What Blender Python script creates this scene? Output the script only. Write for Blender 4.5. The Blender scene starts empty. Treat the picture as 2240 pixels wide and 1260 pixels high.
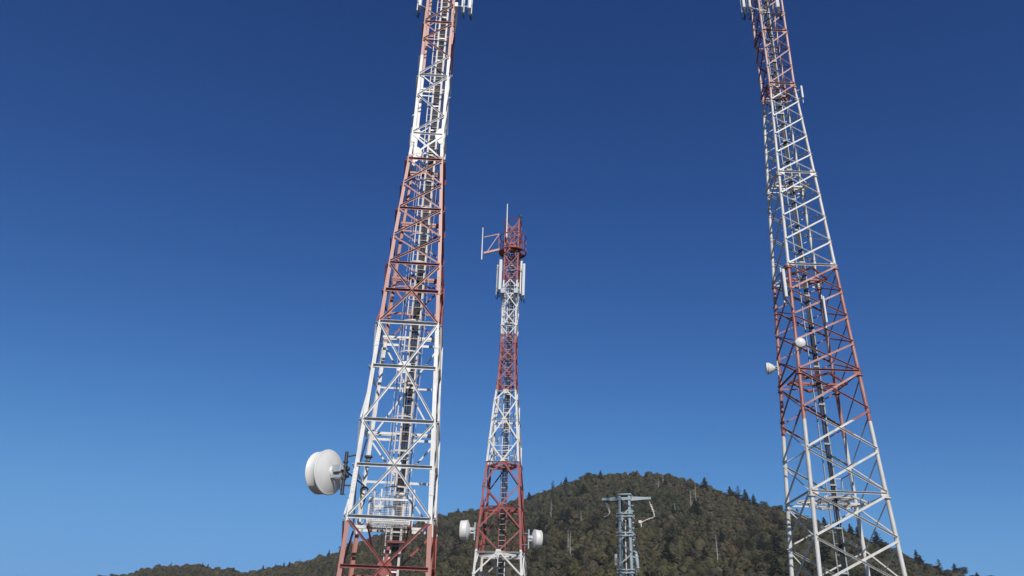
import bpy, math, random
import numpy as np
from mathutils import Vector, Matrix

random.seed(7)
rng = np.random.default_rng(7)
R_ = math.radians
S = bpy.context.scene
COL = S.collection

# ------------------------------------------------------------------ camera
F_PX, PITCH, ROLL = 1755.568, 0.447448859, 0.0365974494
EYE = Vector((0, 0, 1.6))
_fw = Vector((0, math.cos(PITCH), math.sin(PITCH)))
_up = Vector((0, -math.sin(PITCH), math.cos(PITCH)))
_ri = Vector((1, 0, 0))
CR = _ri * math.cos(ROLL) + _up * math.sin(ROLL)
CU = -_ri * math.sin(ROLL) + _up * math.cos(ROLL)
cd = bpy.data.cameras.new('camera')
cam = bpy.data.objects.new('camera', cd)
COL.objects.link(cam)
M = Matrix((CR, CU, -_fw)).transposed().to_4x4()
M.translation = EYE
cam.matrix_world = M
cd.sensor_width = 36
cd.lens = 36 * F_PX / 2240
cd.clip_start, cd.clip_end = 0.1, 20000
S.camera = cam

# ------------------------------------------------------------------ light
SUN_EL, SUN_AZ = R_(35), R_(180 - 9)          # compass bearing of the sun (0 = +Y, clockwise)
SUN_DIR = Vector((math.sin(SUN_AZ) * math.cos(SUN_EL), math.cos(SUN_AZ) * math.cos(SUN_EL), math.sin(SUN_EL)))
ld = bpy.data.lights.new('sun', 'SUN')
ld.energy, ld.angle, ld.color = 4.3, R_(0.5), (1, 0.95, 0.88)
sun = bpy.data.objects.new('sun', ld)
COL.objects.link(sun)
sun.rotation_euler = SUN_DIR.to_track_quat('Z', 'Y').to_euler()

W = bpy.data.worlds.new('World')
S.world = W
W.use_nodes = True
nt = W.node_tree
bg = nt.nodes['Background']
sky = nt.nodes.new('ShaderNodeTexSky')
sky.sky_type = 'NISHITA'
sky.sun_disc = False
sky.sun_elevation, sky.sun_rotation = SUN_EL, SUN_AZ
sky.altitude = 2400
sky.air_density, sky.dust_density, sky.ozone_density = 1.0, 0.2, 3.0
# clear, dry mountain air: each channel of the sky steepened a little towards a deep blue
sep, comb = nt.nodes.new('ShaderNodeSeparateColor'), nt.nodes.new('ShaderNodeCombineColor')
nt.links.new(sky.outputs[0], sep.inputs[0])
for k, (pw, mul, top) in enumerate(((1.5, 0.37, 1.6), (1.35, 0.64, 4.5), (1.1, 1.13, 9.4))):
    a, b = nt.nodes.new('ShaderNodeMath'), nt.nodes.new('ShaderNodeMath')
    a.operation, b.operation = 'POWER', 'MULTIPLY'
    a.inputs[1].default_value, b.inputs[1].default_value = pw, mul
    nt.links.new(sep.outputs[k], a.inputs[0])
    nt.links.new(a.outputs[0], b.inputs[0])
    # ... and kept from glaring towards the sun: x / (1 + (x / top)^4)^(1/4)
    ch = []
    for op, v in (('DIVIDE', top), ('POWER', 4), ('ADD', 1), ('POWER', -0.25)):
        n = nt.nodes.new('ShaderNodeMath')
        n.operation = op
        n.inputs[1].default_value = v
        nt.links.new((ch[-1] if ch else b).outputs[0], n.inputs[0])
        ch.append(n)
    n = nt.nodes.new('ShaderNodeMath')
    n.operation = 'MULTIPLY'
    nt.links.new(b.outputs[0], n.inputs[0])
    nt.links.new(ch[-1].outputs[0], n.inputs[1])
    nt.links.new(n.outputs[0], comb.inputs[k])
nt.links.new(comb.outputs[0], bg.inputs[0])
bg.inputs[1].default_value = 0.08
S.view_settings.view_transform = 'Standard'
S.view_settings.look = 'None'
S.view_settings.exposure = 0
S.view_settings.gamma = 1
S.render.engine = 'CYCLES'
S.cycles.max_bounces = 4
S.render.filter_size = 1.2


def at(px, py, dist):
    """world point seen at a photo pixel, at a horizontal distance from the camera"""
    d = _fw * F_PX + CR * (px - 1120) + CU * (630 - py)
    return EYE + d * (dist / math.hypot(d.x, d.y))


def azim(px, py):
    d = at(px, py, 1) - EYE
    return math.degrees(math.atan2(d.x, d.y))


# ------------------------------------------------------------------ materials
def mat(name):
    m = bpy.data.materials.new(name)
    m.use_nodes = True
    return m, m.node_tree.nodes, m.node_tree.links, m.node_tree.nodes['Principled BSDF']


def worn(name, col, col2=None, rough=0.5, metal=0.0, scale=4.0, amount=0.5, stretch=0.25, spec=0.5):
    """a colour that wanders a little towards a second one, in patches drawn out downwards"""
    m, N, L, B = mat(name)
    tc = N.new('ShaderNodeTexCoord')
    mp = N.new('ShaderNodeMapping')
    mp.inputs['Scale'].default_value = (1, 1, stretch)
    L.new(tc.outputs['Object'], mp.inputs[0])
    no = N.new('ShaderNodeTexNoise')
    no.inputs['Scale'].default_value = scale
    no.inputs['Detail'].default_value = 6
    L.new(mp.outputs[0], no.inputs[0])
    mr = N.new('ShaderNodeMapRange')
    mr.inputs[1].default_value, mr.inputs[2].default_value = 0.42, 0.72
    mr.inputs[3].default_value, mr.inputs[4].default_value = 0, amount
    L.new(no.outputs[0], mr.inputs[0])
    mx = N.new('ShaderNodeMix')
    mx.data_type = 'RGBA'
    mx.inputs[6].default_value = (*col, 1)
    mx.inputs[7].default_value = (*(col2 or tuple(c * 0.7 for c in col)), 1)
    L.new(mr.outputs[0], mx.inputs[0])
    L.new(mx.outputs[2], B.inputs['Base Color'])
    B.inputs['Roughness'].default_value = rough
    B.inputs['Metallic'].default_value = metal
    B.inputs['Specular IOR Level'].default_value = spec
    return m


def banded(name, breaks, first_red, red=(0.46, 0.135, 0.095), white=(0.66, 0.65, 0.625), top=None):
    """aviation paint: alternate red and white bands up the tower, faded, chalky and stained"""
    m, N, L, B = mat(name)
    tc = N.new('ShaderNodeTexCoord')
    sp = N.new('ShaderNodeSeparateXYZ')
    L.new(tc.outputs['Object'], sp.inputs[0])
    dv = N.new('ShaderNodeMath')
    dv.operation = 'DIVIDE'
    dv.inputs[1].default_value = 50
    L.new(sp.outputs[2], dv.inputs[0])
    rp = N.new('ShaderNodeValToRGB')
    rp.color_ramp.interpolation = 'CONSTANT'
    red_now = first_red
    el = rp.color_ramp.elements
    el[0].position = 0
    el[0].color = (1, 1, 1, 1) if red_now else (0, 0, 0, 1)
    el.remove(el[1])
    for z in breaks:
        red_now = not red_now
        e = el.new(z / 50)
        e.color = (1, 1, 1, 1) if red_now else (0, 0, 0, 1)
    L.new(dv.outputs[0], rp.inputs[0])

    def noise(scale, stretch, lo, hi, amt):
        mp = N.new('ShaderNodeMapping')
        mp.inputs['Scale'].default_value = (1, 1, stretch)
        L.new(tc.outputs['Object'], mp.inputs[0])
        no = N.new('ShaderNodeTexNoise')
        no.inputs['Scale'].default_value = scale
        no.inputs['Detail'].default_value = 7
        L.new(mp.outputs[0], no.inputs[0])
        mr = N.new('ShaderNodeMapRange')
        mr.inputs[1].default_value, mr.inputs[2].default_value = lo, hi
        mr.inputs[4].default_value = amt
        L.new(no.outputs[0], mr.inputs[0])
        return mr.outputs[0]

    def mix(fac, a, b):
        x = N.new('ShaderNodeMix')
        x.data_type = 'RGBA'
        L.new(fac, x.inputs[0])
        for k, v in ((6, a), (7, b)):
            if isinstance(v, tuple):
                x.inputs[k].default_value = (*v, 1)
            else:
                L.new(v, x.inputs[k])
        return x.outputs[2]
    if top:                                                 # the highest band has bleached most
        gt = N.new('ShaderNodeMath')
        gt.operation = 'GREATER_THAN'
        gt.inputs[1].default_value = top[0]
        L.new(sp.outputs[2], gt.inputs[0])
        red = mix(gt.outputs[0], red, top[1])
        faded = top[1]
    else:
        faded = tuple(min(1, c * 0.75 + 0.075) for c in red)
    redc = mix(noise(2.2, 0.5, 0.35, 0.75, 0.75), red, faded)
    whc = mix(noise(5, 0.3, 0.46, 0.76, 0.7), white, (0.42, 0.38, 0.32))
    c = mix(rp.outputs[0], whc, redc)
    c = mix(noise(23, 0.5, 0.62, 0.8, 0.6), c, (0.17, 0.10, 0.06))
    L.new(c, B.inputs['Base Color'])
    B.inputs['Roughness'].default_value = 0.42
    return m


PAINT_L = banded('red_and_white_paint_near', [5.66, 12.36, 19.62, 24.65], True, red=(0.30, 0.058, 0.038))
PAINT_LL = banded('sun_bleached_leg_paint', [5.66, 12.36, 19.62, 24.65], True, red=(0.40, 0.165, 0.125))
PAINT_R = banded('red_and_white_paint_right', [8.85, 14.32, 21.9], False, red=(0.27, 0.052, 0.038), white=(0.60, 0.585, 0.54))
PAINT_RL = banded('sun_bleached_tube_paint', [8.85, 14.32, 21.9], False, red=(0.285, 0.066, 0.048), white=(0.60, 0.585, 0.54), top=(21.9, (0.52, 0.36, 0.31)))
PAINT_M = banded('red_and_white_paint_far', [8.42, 14.2, 19.24, 23.5, 27.9], False, red=(0.28, 0.055, 0.046), white=(0.64, 0.63, 0.60))
PALE = worn('chalky_pale_paint', (0.58, 0.53, 0.49), (0.45, 0.34, 0.29), 0.5, 0, 5)
GALV = worn('galvanised_steel', (0.42, 0.45, 0.47), (0.28, 0.30, 0.31), 0.5, 0.35, 8)
DARKM = worn('dark_steel', (0.05, 0.052, 0.058), (0.10, 0.09, 0.08), 0.5, 0.4, 12)
RUBBER = worn('black_cable_sheath', (0.012, 0.012, 0.014), (0.03, 0.03, 0.03), 0.45, 0, 9)
RADOME = worn('white_radome', (0.70, 0.69, 0.65), (0.55, 0.53, 0.48), 0.45, 0, 3, 0.6, 0.4)
PANEL = worn('antenna_housing', (0.70, 0.71, 0.70), (0.56, 0.56, 0.52), 0.4, 0, 4)
RRU = worn('grey_radio_housing', (0.46, 0.49, 0.50), (0.34, 0.36, 0.36), 0.5, 0, 5)
DULLG = worn('dull_galvanised_ladder', (0.27, 0.30, 0.31), (0.17, 0.19, 0.20), 0.55, 0.2, 8)
PYLON = worn('weathered_galvanised_pylon', (0.33, 0.39, 0.40), (0.21, 0.25, 0.26), 0.55, 0.1, 6, 0.7)
PORC = worn('insulator_glaze', (0.66, 0.62, 0.52), (0.45, 0.41, 0.33), 0.3, 0, 10)
REDLAMP = worn('red_lamp_glass', (0.45, 0.03, 0.02), (0.3, 0.02, 0.02), 0.15, 0, 5)
BARK = worn('conifer_bark', (0.09, 0.07, 0.055), (0.05, 0.04, 0.03), 0.9, 0, 6)
DEADWOOD = worn('bleached_dead_wood', (0.36, 0.34, 0.30), (0.22, 0.20, 0.17), 0.85, 0, 4)


def foliage(name, rough=0.75):
    m, N, L, B = mat(name)
    a = N.new('ShaderNodeAttribute')
    a.attribute_name = 'tint'
    L.new(a.outputs['Color'], B.inputs['Base Color'])
    B.inputs['Roughness'].default_value = rough
    B.inputs['Specular IOR Level'].default_value = 0.25
    tr = N.new('ShaderNodeBsdfTranslucent')
    L.new(a.outputs['Color'], tr.inputs[0])
    ms = N.new('ShaderNodeMixShader')
    ms.inputs[0].default_value = 0.42
    L.new(B.outputs[0], ms.inputs[1])
    L.new(tr.outputs[0], ms.inputs[2])
    L.new(ms.outputs[0], N['Material Output'].inputs[0])
    return m


LEAF = foliage('scrub_leaves')
NEEDLE = foliage('conifer_needles')


# ------------------------------------------------------------------ mesh building
class MB:
    def __init__(s):
        s.v, s.f, s.sm = [], [], []

    def add(s, vs, fs, smooth=False):
        b = len(s.v)
        s.v += [tuple(v) for v in vs]
        s.f += [tuple(b + i for i in f) for f in fs]
        s.sm += [smooth] * len(fs)

    def prism(s, poly, p, q, e1, e2, poly2=None):
        """polygon (a,b) in axes e1,e2, drawn from p to q"""
        n = len(poly)
        p, q = Vector(p), Vector(q)
        vs = [p + e1 * a + e2 * b for a, b in poly] + [q + e1 * a + e2 * b for a, b in (poly2 or poly)]
        fs = [(i, (i + 1) % n, n + (i + 1) % n, n + i) for i in range(n)]
        fs += [tuple(range(n - 1, -1, -1)), tuple(range(n, 2 * n))]
        s.add(vs, fs)

    def bar(s, p, q, w, h, up=(0, 0, 1)):
        p, q = Vector(p), Vector(q)
        d = (q - p).normalized()
        e1 = d.cross(Vector(up))
        e1 = e1.normalized() if e1.length > 1e-4 else Vector((1, 0, 0))
        e2 = e1.cross(d).normalized()
        s.prism([(-w / 2, -h / 2), (w / 2, -h / 2), (w / 2, h / 2), (-w / 2, h / 2)], p, q, e1, e2)

    def angle_bar(s, p, q, w, t, out, style='out', off=0.0):
        """steel angle: web in the face, flange on its upper edge turned outwards or inwards"""
        p, q, out = Vector(p), Vector(q), Vector(out)
        d = (q - p).normalized()
        e1 = out.cross(d)
        e1.normalize()
        if e1.z < 0 or (abs(e1.z) < 1e-6 and e1.x < 0):
            e1 = -e1
        e2 = out
        p = p + e2 * off
        q = q + e2 * off
        if style == 'out':
            poly = [(-w / 2, 0), (w / 2, 0), (w / 2, w), (w / 2 - t, w), (w / 2 - t, t), (-w / 2, t)]
        else:
            poly = [(-w / 2, 0), (w / 2 - t, 0), (w / 2 - t, -w), (w / 2, -w), (w / 2, t), (-w / 2, t)]
        s.prism(poly, p, q, e1, e2)

    def tube(s, pts, r, seg=8, r2=None):
        pts = [Vector(p) for p in pts]
        n = len(pts)
        rs = r if isinstance(r, (list, tuple)) else [r + ((r2 if r2 is not None else r) - r) * i / max(1, n - 1) for i in range(n)]
        vs = []
        ref = None
        for i, p in enumerate(pts):
            d = (pts[min(i + 1, n - 1)] - pts[max(i - 1, 0)]).normalized()
            if ref is None:
                ref = Vector((0, 0, 1)) if abs(d.z) < 0.9 else Vector((1, 0, 0))
            a = d.cross(ref).normalized()
            b = a.cross(d).normalized()
            ref = b
            for k in range(seg):
                t = 2 * math.pi * k / seg
                vs.append(p + (a * math.cos(t) + b * math.sin(t)) * rs[i])
        fs = [(i * seg + k, i * seg + (k + 1) % seg, (i + 1) * seg + (k + 1) % seg, (i + 1) * seg + k) for i in range(n - 1) for k in range(seg)]
        b0 = len(s.f)
        s.add(vs, fs, True)
        s.add([vs[k] for k in range(seg)], [tuple(range(seg - 1, -1, -1))])
        s.add([vs[(n - 1) * seg + k] for k in range(seg)], [tuple(range(seg))])

    def lathe(s, prof, origin, axis, seg=40):
        axis = Vector(axis).normalized()
        u = axis.cross(Vector((0, 0, 1)))
        u = u.normalized() if u.length > 1e-3 else Vector((1, 0, 0))
        v = axis.cross(u)
        o = Vector(origin)
        vs = []
        for x, r in prof:
            for k in range(seg):
                t = 2 * math.pi * k / seg
                vs.append(o + axis * x + (u * math.cos(t) + v * math.sin(t)) * r)
        fs = [(i * seg + k, i * seg + (k + 1) % seg, (i + 1) * seg + (k + 1) % seg, (i + 1) * seg + k) for i in range(len(prof) - 1) for k in range(seg)]
        s.add(vs, fs, True)

    def ring(s, c, R, r, axis=(0, 0, 1), seg=40, a0=0, a1=2 * math.pi, sub=6):
        axis = Vector(axis).normalized()
        u = axis.cross(Vector((0, 1, 0)) if abs(axis.y) < 0.9 else Vector((1, 0, 0))).normalized()
        v = axis.cross(u)
        c = Vector(c)
        full = abs(a1 - a0 - 2 * math.pi) < 1e-4
        pts = [c + (u * math.cos(a0 + (a1 - a0) * i / seg) + v * math.sin(a0 + (a1 - a0) * i / seg)) * R for i in range(seg + 1)]
        s.tube(pts, r, sub)

    def box(s, c, sx, sy, sz, yaw=0.0, bevel=0.0):
        c = Vector(c)
        e1 = Vector((math.cos(yaw), math.sin(yaw), 0))
        e2 = Vector((-math.sin(yaw), math.cos(yaw), 0))
        b = min(bevel, sx / 2.1, sy / 2.1)
        x, y = sx / 2, sy / 2
        poly = [(-x + b, -y), (x - b, -y), (x, -y + b), (x, y - b), (x - b, y), (-x + b, y), (-x, y - b), (-x, -y + b)] if b > 0 else [(-x, -y), (x, -y), (x, y), (-x, y)]
        if b > 0:
            k = 1 - 2 * b / max(sx, sy) * 0.7
            small = [(a * k, d * k) for a, d in poly]
            h = sz / 2
            vs = []
            for z, P in ((-h, small), (-h + b * 0.6, poly), (h - b * 0.6, poly), (h, small)):
                vs += [c + e1 * a + e2 * d + Vector((0, 0, z)) for a, d in P]
            n = len(poly)
            fs = [(i * n + j, i * n + (j + 1) % n, (i + 1) * n + (j + 1) % n, (i + 1) * n + j) for i in range(3) for j in range(n)]
            fs += [tuple(range(n - 1, -1, -1)), tuple(range(3 * n, 4 * n))]
            s.add(vs, fs)
        else:
            s.prism(poly, c - Vector((0, 0, sz / 2)), c + Vector((0, 0, sz / 2)), e1, e2)

    def mesh(s, name, m):
        me = bpy.data.meshes.new(name)
        me.from_pydata(s.v, [], s.f)
        me.polygons.foreach_set('use_smooth', s.sm)
        me.materials.append(m)
        me.update()
        return me

    def build(s, name, m, parent=None):
        o = bpy.data.objects.new(name, s.mesh(name, m))
        COL.objects.link(o)
        if parent is not None:
            o.parent = parent
        return o


def thing(name, label, cat, loc=(0, 0, 0), yaw=0.0, group=None):
    o = bpy.data.objects.new(name, None)
    COL.objects.link(o)
    o.location = loc
    o.rotation_euler = (0, 0, yaw)
    o.empty_display_size = 0.3
    o['label'], o['category'] = label, cat
    if group:
        o['group'] = group
    return o


def local(o, p):
    """world point into the frame of a thing (placed by location and yaw only)"""
    d = Vector(p) - o.location
    c, s = math.cos(-o.rotation_euler.z), math.sin(-o.rotation_euler.z)
    return Vector((d.x * c - d.y * s, d.x * s + d.y * c, d.z))


# ------------------------------------------------------------------ terrain
AZ = [-180, -75, -45, -32, -26.8, -23.6, -22.8, -21, -19.6, -18.5, -17.1, -16.4, -15.5, -14.2, -12.75, -11.6, -10.8, -9.26, -6.94, -4.75, -4, -2.9, -1.96, -1.04, 0.55, 1.7, 2.66, 3.42, 4.71, 5.68, 6.88, 8.49, 9.44, 9.69, 10.5, 11.5, 12.05, 13.18, 14.33, 15.07, 16.15, 17.25, 17.96, 19, 20.84, 22.46, 23.53, 24.86, 25.73, 26.29, 27.13, 28, 29.1, 29.7, 31.7, 36, 45, 75, 180]
EL = [0, 0, .045, .062, .0728, .0824, .0886, .0943, .0965, .0945, .0941, .0935, .0979, .1028, .1104, .1171, .1242, .1366, .1536, .1679, .1713, .177, .1788, .1817, .1893, .1955, .2015, .208, .2169, .2228, .227, .2283, .2277, .2255, .2266, .2265, .2225, .2156, .2098, .2047, .1974, .1911, .1856, .181, .1689, .1581, .1467, .1374, .1299, .1235, .1163, .1118, .1078, .1049, .0928, .075, .045, 0, 0]
RAZ, RRR = [-180, -40, -26, -12, 0, 10, 20, 33, 45, 180], [520, 520, 510, 470, 430, 400, 335, 265, 250, 250]


def ridge(az):
    return np.interp(az, RAZ, RRR)


def hill(az, r):
    """terrain height at a bearing (degrees) and distance from the camera's foot"""
    az, r = np.asarray(az, float), np.asarray(r, float)
    Rr = ridge(az)
    zr = 1.6 + Rr * np.interp(az, AZ, EL) - 1.7
    zr = np.where(np.interp(az, AZ, EL) < 0.02, 0, zr)
    t = np.clip((r - 62) / (Rr - 62), 0, 1)
    z = zr * t ** 1.45 * (1 - 0.06 * np.sin(t * math.pi))
    back = np.clip(r - Rr, 0, None)
    z = z - back * 0.33 * np.clip(back / 40, 0, 1)
    lump = 1.1 * np.sin(az * 1.9 + r * 0.045) * np.sin(r * 0.061 + az * 0.7) + 0.6 * np.sin(az * 4.1 - r * 0.09)
    z = z + lump * np.clip(t * 3, 0, 1) * np.clip((1 - t) * 6, 0.15, 1) * (zr > 1)
    return np.maximum(z, -160)


def ground_at(p):
    az, r = math.degrees(math.atan2(p[0], p[1])), math.hypot(p[0], p[1])
    return float(hill(az, r))


azs = np.concatenate([np.arange(-180, -34, 6), np.arange(-34, 38, 0.4), np.arange(38, 180, 6)])
rs = np.concatenate([[0.5], np.arange(10, 130, 10), np.arange(130, 560, 6), [580, 620, 700, 850, 1100, 1600, 2600, 5000, 9000]])
A, Q = np.meshgrid(azs, rs, indexing='ij')
Z = hill(A, Q)
V = np.stack([Q * np.sin(np.radians(A)), Q * np.cos(np.radians(A)), Z], -1).reshape(-1, 3)
na, nr = len(azs), len(rs)
I = np.arange(na)[:, None] * nr + np.arange(nr - 1)[None, :]
J = ((np.arange(na) + 1) % na)[:, None] * nr + np.arange(nr - 1)[None, :]
Fq = np.stack([I, I + 1, J + 1, J], -1).reshape(-1, 4)
me = bpy.data.meshes.new('hill_ground')
me.from_pydata(V.tolist(), [], Fq.tolist())
me.polygons.foreach_set('use_smooth', [True] * len(me.polygons))
gmt, N, L, B = mat('dry_hill_soil')
tc = N.new('ShaderNodeTexCoord')
no = N.new('ShaderNodeTexNoise')
no.inputs['Scale'].default_value = 0.12
no.inputs['Detail'].default_value = 10
L.new(tc.outputs['Object'], no.inputs[0])
rp = N.new('ShaderNodeValToRGB')
e = rp.color_ramp.elements
e[0].position, e[0].color = 0.35, (0.08, 0.072, 0.042, 1)
e[1].position, e[1].color = 0.7, (0.10, 0.078, 0.048, 1)
L.new(no.outputs[0], rp.inputs[0])
L.new(rp.outputs[0], B.inputs['Base Color'])
B.inputs['Roughness'].default_value = 0.95
me.materials.append(gmt)
terrain = bpy.data.objects.new('ground', me)
COL.objects.link(terrain)
terrain['kind'] = 'structure'
terrain['label'] = 'dry brown soil of the hill and the site below it'


# ------------------------------------------------------------------ lattice towers
class Tower:
    def __init__(s, name, label, base, yaw, knots, widths, paint):
        s.o = thing(name, label, 'tower', base, yaw)
        s.k, s.w, s.paint, s.paint_in = knots, widths, paint, paint
        s.bars = []

    def width(s, z):
        return float(np.interp(z, s.k, s.w))

    def leg(s, sx, sy, z):
        w = s.width(z) / 2
        return Vector((sx * w, sy * w, z))


FACES = [((-1, -1), (1, -1), (0, -1, 0)), ((1, -1), (1, 1), (1, 0, 0)), ((1, 1), (-1, 1), (0, 1, 0)), ((-1, 1), (-1, -1), (-1, 0, 0))]


def add_bar(T, kind, p, q, w, out, style, off):
    if out != (0, -1, 0):
        w *= .85
    mid = T.o.matrix_basis @ ((p + q) / 2)
    d = mid - EYE
    dep = d.dot(_fw)
    x, y = 1120 + F_PX * d.dot(CR) / dep, 630 - F_PX * d.dot(CU) / dep
    vis = (q - p).length / dep * (1 if (-60 < x < 2300 and -60 < y < 1320) else 0.01)
    if out == (0, -1, 0):
        vis *= 1.5
    T.bars.append((vis, kind, p, q, w, out, style, off))


def finish_bars(T, t=0.011, cap=100):
    kinds = {}
    for b in sorted(T.bars, key=lambda b: -b[0]):
        kinds.setdefault(b[1], []).append(b)
    for kind, L_ in kinds.items():
        rest = MB()
        for i, (vis, _, p, q, w, out, style, off) in enumerate(L_):
            m = MB() if i < cap else rest
            m.angle_bar(p, q, w, t, out, style, off)
            if i < cap:
                m.build(kind, T.paint_in if style == 'in' else T.paint, T.o)
        if len(L_) > cap:
            o = rest.build(kind, T.paint, T.o)
            o['kind'] = 'stuff'


def horizontals(T, z, w, faces=range(4), inset=0.0):
    for i in faces:
        a, b, n = FACES[i]
        add_bar(T, 'horizontal_bar', T.leg(*a, z), T.leg(*b, z), w, n, 'out', T.off + 0.004)


def xbrace(T, z0, z1, w, back='out', fwd='in', faces=range(4)):
    """an X in every face: the falling member first, then the rising one laid over it"""
    for i in faces:
        a, b, n = FACES[i]
        if back:
            add_bar(T, 'diagonal_brace', T.leg(*a, z1 - 0.06), T.leg(*b, z0 + 0.06), w, n, back, T.off + 0.02)
        if fwd:
            add_bar(T, 'diagonal_brace', T.leg(*a, z0 + 0.06), T.leg(*b, z1 - 0.06), w, n, fwd, T.off + 0.036)


def gussets(T, z, size, corner=False):
    for a, b, n in FACES:
        p, q = T.leg(*a, z), T.leg(*b, z)
        n = Vector(n)
        u = (q - p).normalized()
        c = (p + q) / 2
        m = MB()
        o = T.off + 0.014
        k = size / 2
        m.prism([(-k, -k * .55), (-k * .55, -k), (k * .55, -k), (k, -k * .55), (k, k * .55), (k * .55, k), (-k * .55, k), (-k, k * .55)],
                c + n * o, c + n * (o + 0.004), u, Vector((0, 0, 1)))
        m.build('gusset_plate', T.paint, T.o)


def angle_legs(T, zs, flange, t=0.016, splices=(), mt=None):
    for sx, sy in ((-1, -1), (1, -1), (-1, 1), (1, 1)):
        m = MB()
        prev = None
        for z in zs:
            w = flange(z)
            c = T.leg(sx, sy, z) + Vector((sx * w / 2, sy * w / 2, 0))
            ex, ey = Vector((-sx, 0, 0)), Vector((0, -sy, 0))
            ring = [c, c + ex * w, c + ex * w + ey * t, c + ex * t + ey * t, c + ex * t + ey * w, c + ey * w]
            if prev:
                m.add(prev + ring, [(i, (i + 1) % 6, 6 + (i + 1) % 6, 6 + i) for i in range(6)])
            else:
                m.add(ring, [(0, 1, 2, 3, 4, 5)])
            prev = ring
        m.add(prev, [(5, 4, 3, 2, 1, 0)])
        lg = m.build('leg', mt or T.paint, T.o)
        for z in splices:                                   # bolted splice plates on both flanges
            s_ = MB()
            w = flange(z)
            h = 0.36
            for nrm, ex in ((Vector((0, sy, 0)), Vector((-sx, 0, 0))), (Vector((sx, 0, 0)), Vector((0, -sy, 0)))):
                P = []
                for zz in (z - h, z + h):
                    c = T.leg(sx, sy, zz) + Vector((sx * w / 2, sy * w / 2, 0)) + nrm * 0.0025
                    P.append(c)
                s_.prism([(w * .08, 0), (w * .92, 0), (w * .92, .009), (w * .08, .009)], P[0], P[1], ex, nrm)
                for j in range(7):
                    f = (j + .5) / 7
                    for a in (.3, .7):
                        c = P[0].lerp(P[1], f) + ex * w * a + nrm * 0.009
                        s_.prism([(-.011, -.011), (.011, -.011), (.011, .011), (-.011, .011)], c, c + nrm * .014, ex, Vector((0, 0, 1)))
            s_.build('splice_plate', mt or T.paint, lg)


def diaphragm(T, z, w=0.08, cross=True, diamond=False):
    m = MB()
    wd = T.width(z) / 2
    if cross:
        m.bar((-wd, 0.14, z - .07), (wd, 0.14, z - .07), .05, w)
        m.bar((-wd * .98, 0.32, z - .07), (wd * .98, 0.32, z - .07), .05, w * .8)
    if diamond:
        c = [(0, -wd, z - .08), (wd, 0, z - .08), (0, wd, z - .08), (-wd, 0, z - .08)]
        for i in range(4):
            m.bar(c[i], c[(i + 1) % 4], .05, w)
    m.build('cross_beam', T.paint, T.o)


def ladder(T, z0, z1, rails, y, rung_gap, mt, rung_r=0.012, rail_w=None, lean=None):
    lean = lean or (lambda z: (0, 0))
    m = MB()
    for x, w in rails:
        m.bar((x + lean(z0)[0], y, z0), (x + lean(z1)[0], y, z1), w, .05, (0, 1, 0))
    la = m.build('ladder', mt, T.o)
    xa, xb = rails[0][0], rails[-1][0]
    n = int((z1 - z0 - .2) / rung_gap)
    r = MB()
    r.tube([(xa, y, 0), (xb, y, 0)], rung_r, 6)
    me_ = r.mesh('rung', mt)
    for i in range(n):
        z = z0 + .2 + i * rung_gap
        o = bpy.data.objects.new('rung', me_)
        COL.objects.link(o)
        o.parent = la
        o.location = (lean(z)[0], 0, z)
    return la


def cables(T, xs, y, z0, z1, r, clamp_gap, mt=None, wob=0.012):
    for j, x in enumerate(xs):
        m = MB()
        n = int((z1 - z0) / .8)
        m.tube([(x + random.uniform(-wob, wob), y + random.uniform(-wob, wob), z0 + (z1 - z0) * i / n) for i in range(n + 1)], r * random.uniform(.85, 1.15), 6)
        m.build('feeder_cable', RUBBER, T.o)
    z = z0 + .5
    while z < z1:
        m = MB()
        m.box(((xs[0] + xs[-1]) / 2, y - .045, z), abs(xs[-1] - xs[0]) + .09, .03, .055)
        m.build('cable_clamp', mt or T.paint, T.o)
        z += clamp_gap


def cage(T, zs, cx, cy, Rr, mt, z0, z1, straps=5):
    m = MB()
    for i in range(straps):
        a = math.pi + math.pi * i / (straps - 1)
        x, y = cx + Rr * math.cos(a), cy + Rr * math.sin(a)
        m.bar((x, y, z0), (x, y, z1), .010, .006, (0, 1, 0))
    c = m.build('safety_cage', mt, T.o)
    for z in zs:
        h = MB()
        pts = []
        for i in range(17):
            a = math.pi + math.pi * i / 16
            pts.append(Vector((cx + Rr * math.cos(a), cy + Rr * math.sin(a), z)))
        for i in range(16):
            h.bar(pts[i], pts[i + 1], .008, .05)
        h.build('hoop', mt, c)


# ---- near tower, left of centre
TL = Tower('lattice_tower', 'tall near red and white steel lattice tower left of centre, cut by the photo top', (-3.5856, 26.7609, 0), 0.048717,
           [0, 8, 16, 20.5, 24, 33], [2.977, 2.332, 1.661, 1.145, 1.124, 1.10], PAINT_L)
flL = lambda z: float(np.interp(z, [0, 10, 20, 33], [.14, .132, .115, .10]))
TL.off = .085
angle_legs(TL, [-.3, 8, 16, 20.5, 24, 33], flL, splices=(1.2, 6.9, 11.9, 14.0, 20.55, 26.9), mt=PAINT_LL)
for z in (2.87, 5.79, 8.9, 12.43):
    horizontals(TL, z, .105)
for z in (1.45, 4.33, 7.41, 10.79, 13.69):
    horizontals(TL, z, .095)
    gussets(TL, z, .42)
for z in (14.8, 17.17, 19.5):
    horizontals(TL, z, .075)
for z in (20.75, 23.7, 26.6, 29.6, 32.6):
    horizontals(TL, z, .062)
for a, b in ((0.05, 2.87), (2.87, 5.79), (5.79, 8.9), (8.9, 12.43), (12.43, 14.8)):
    xbrace(TL, a, b, .068, back='out', fwd='out')
for a, b in ((14.8, 15.95), (15.95, 17.17), (17.17, 18.33), (18.33, 19.5)):
    xbrace(TL, a, b, .058, back='in', fwd='out')
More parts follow.
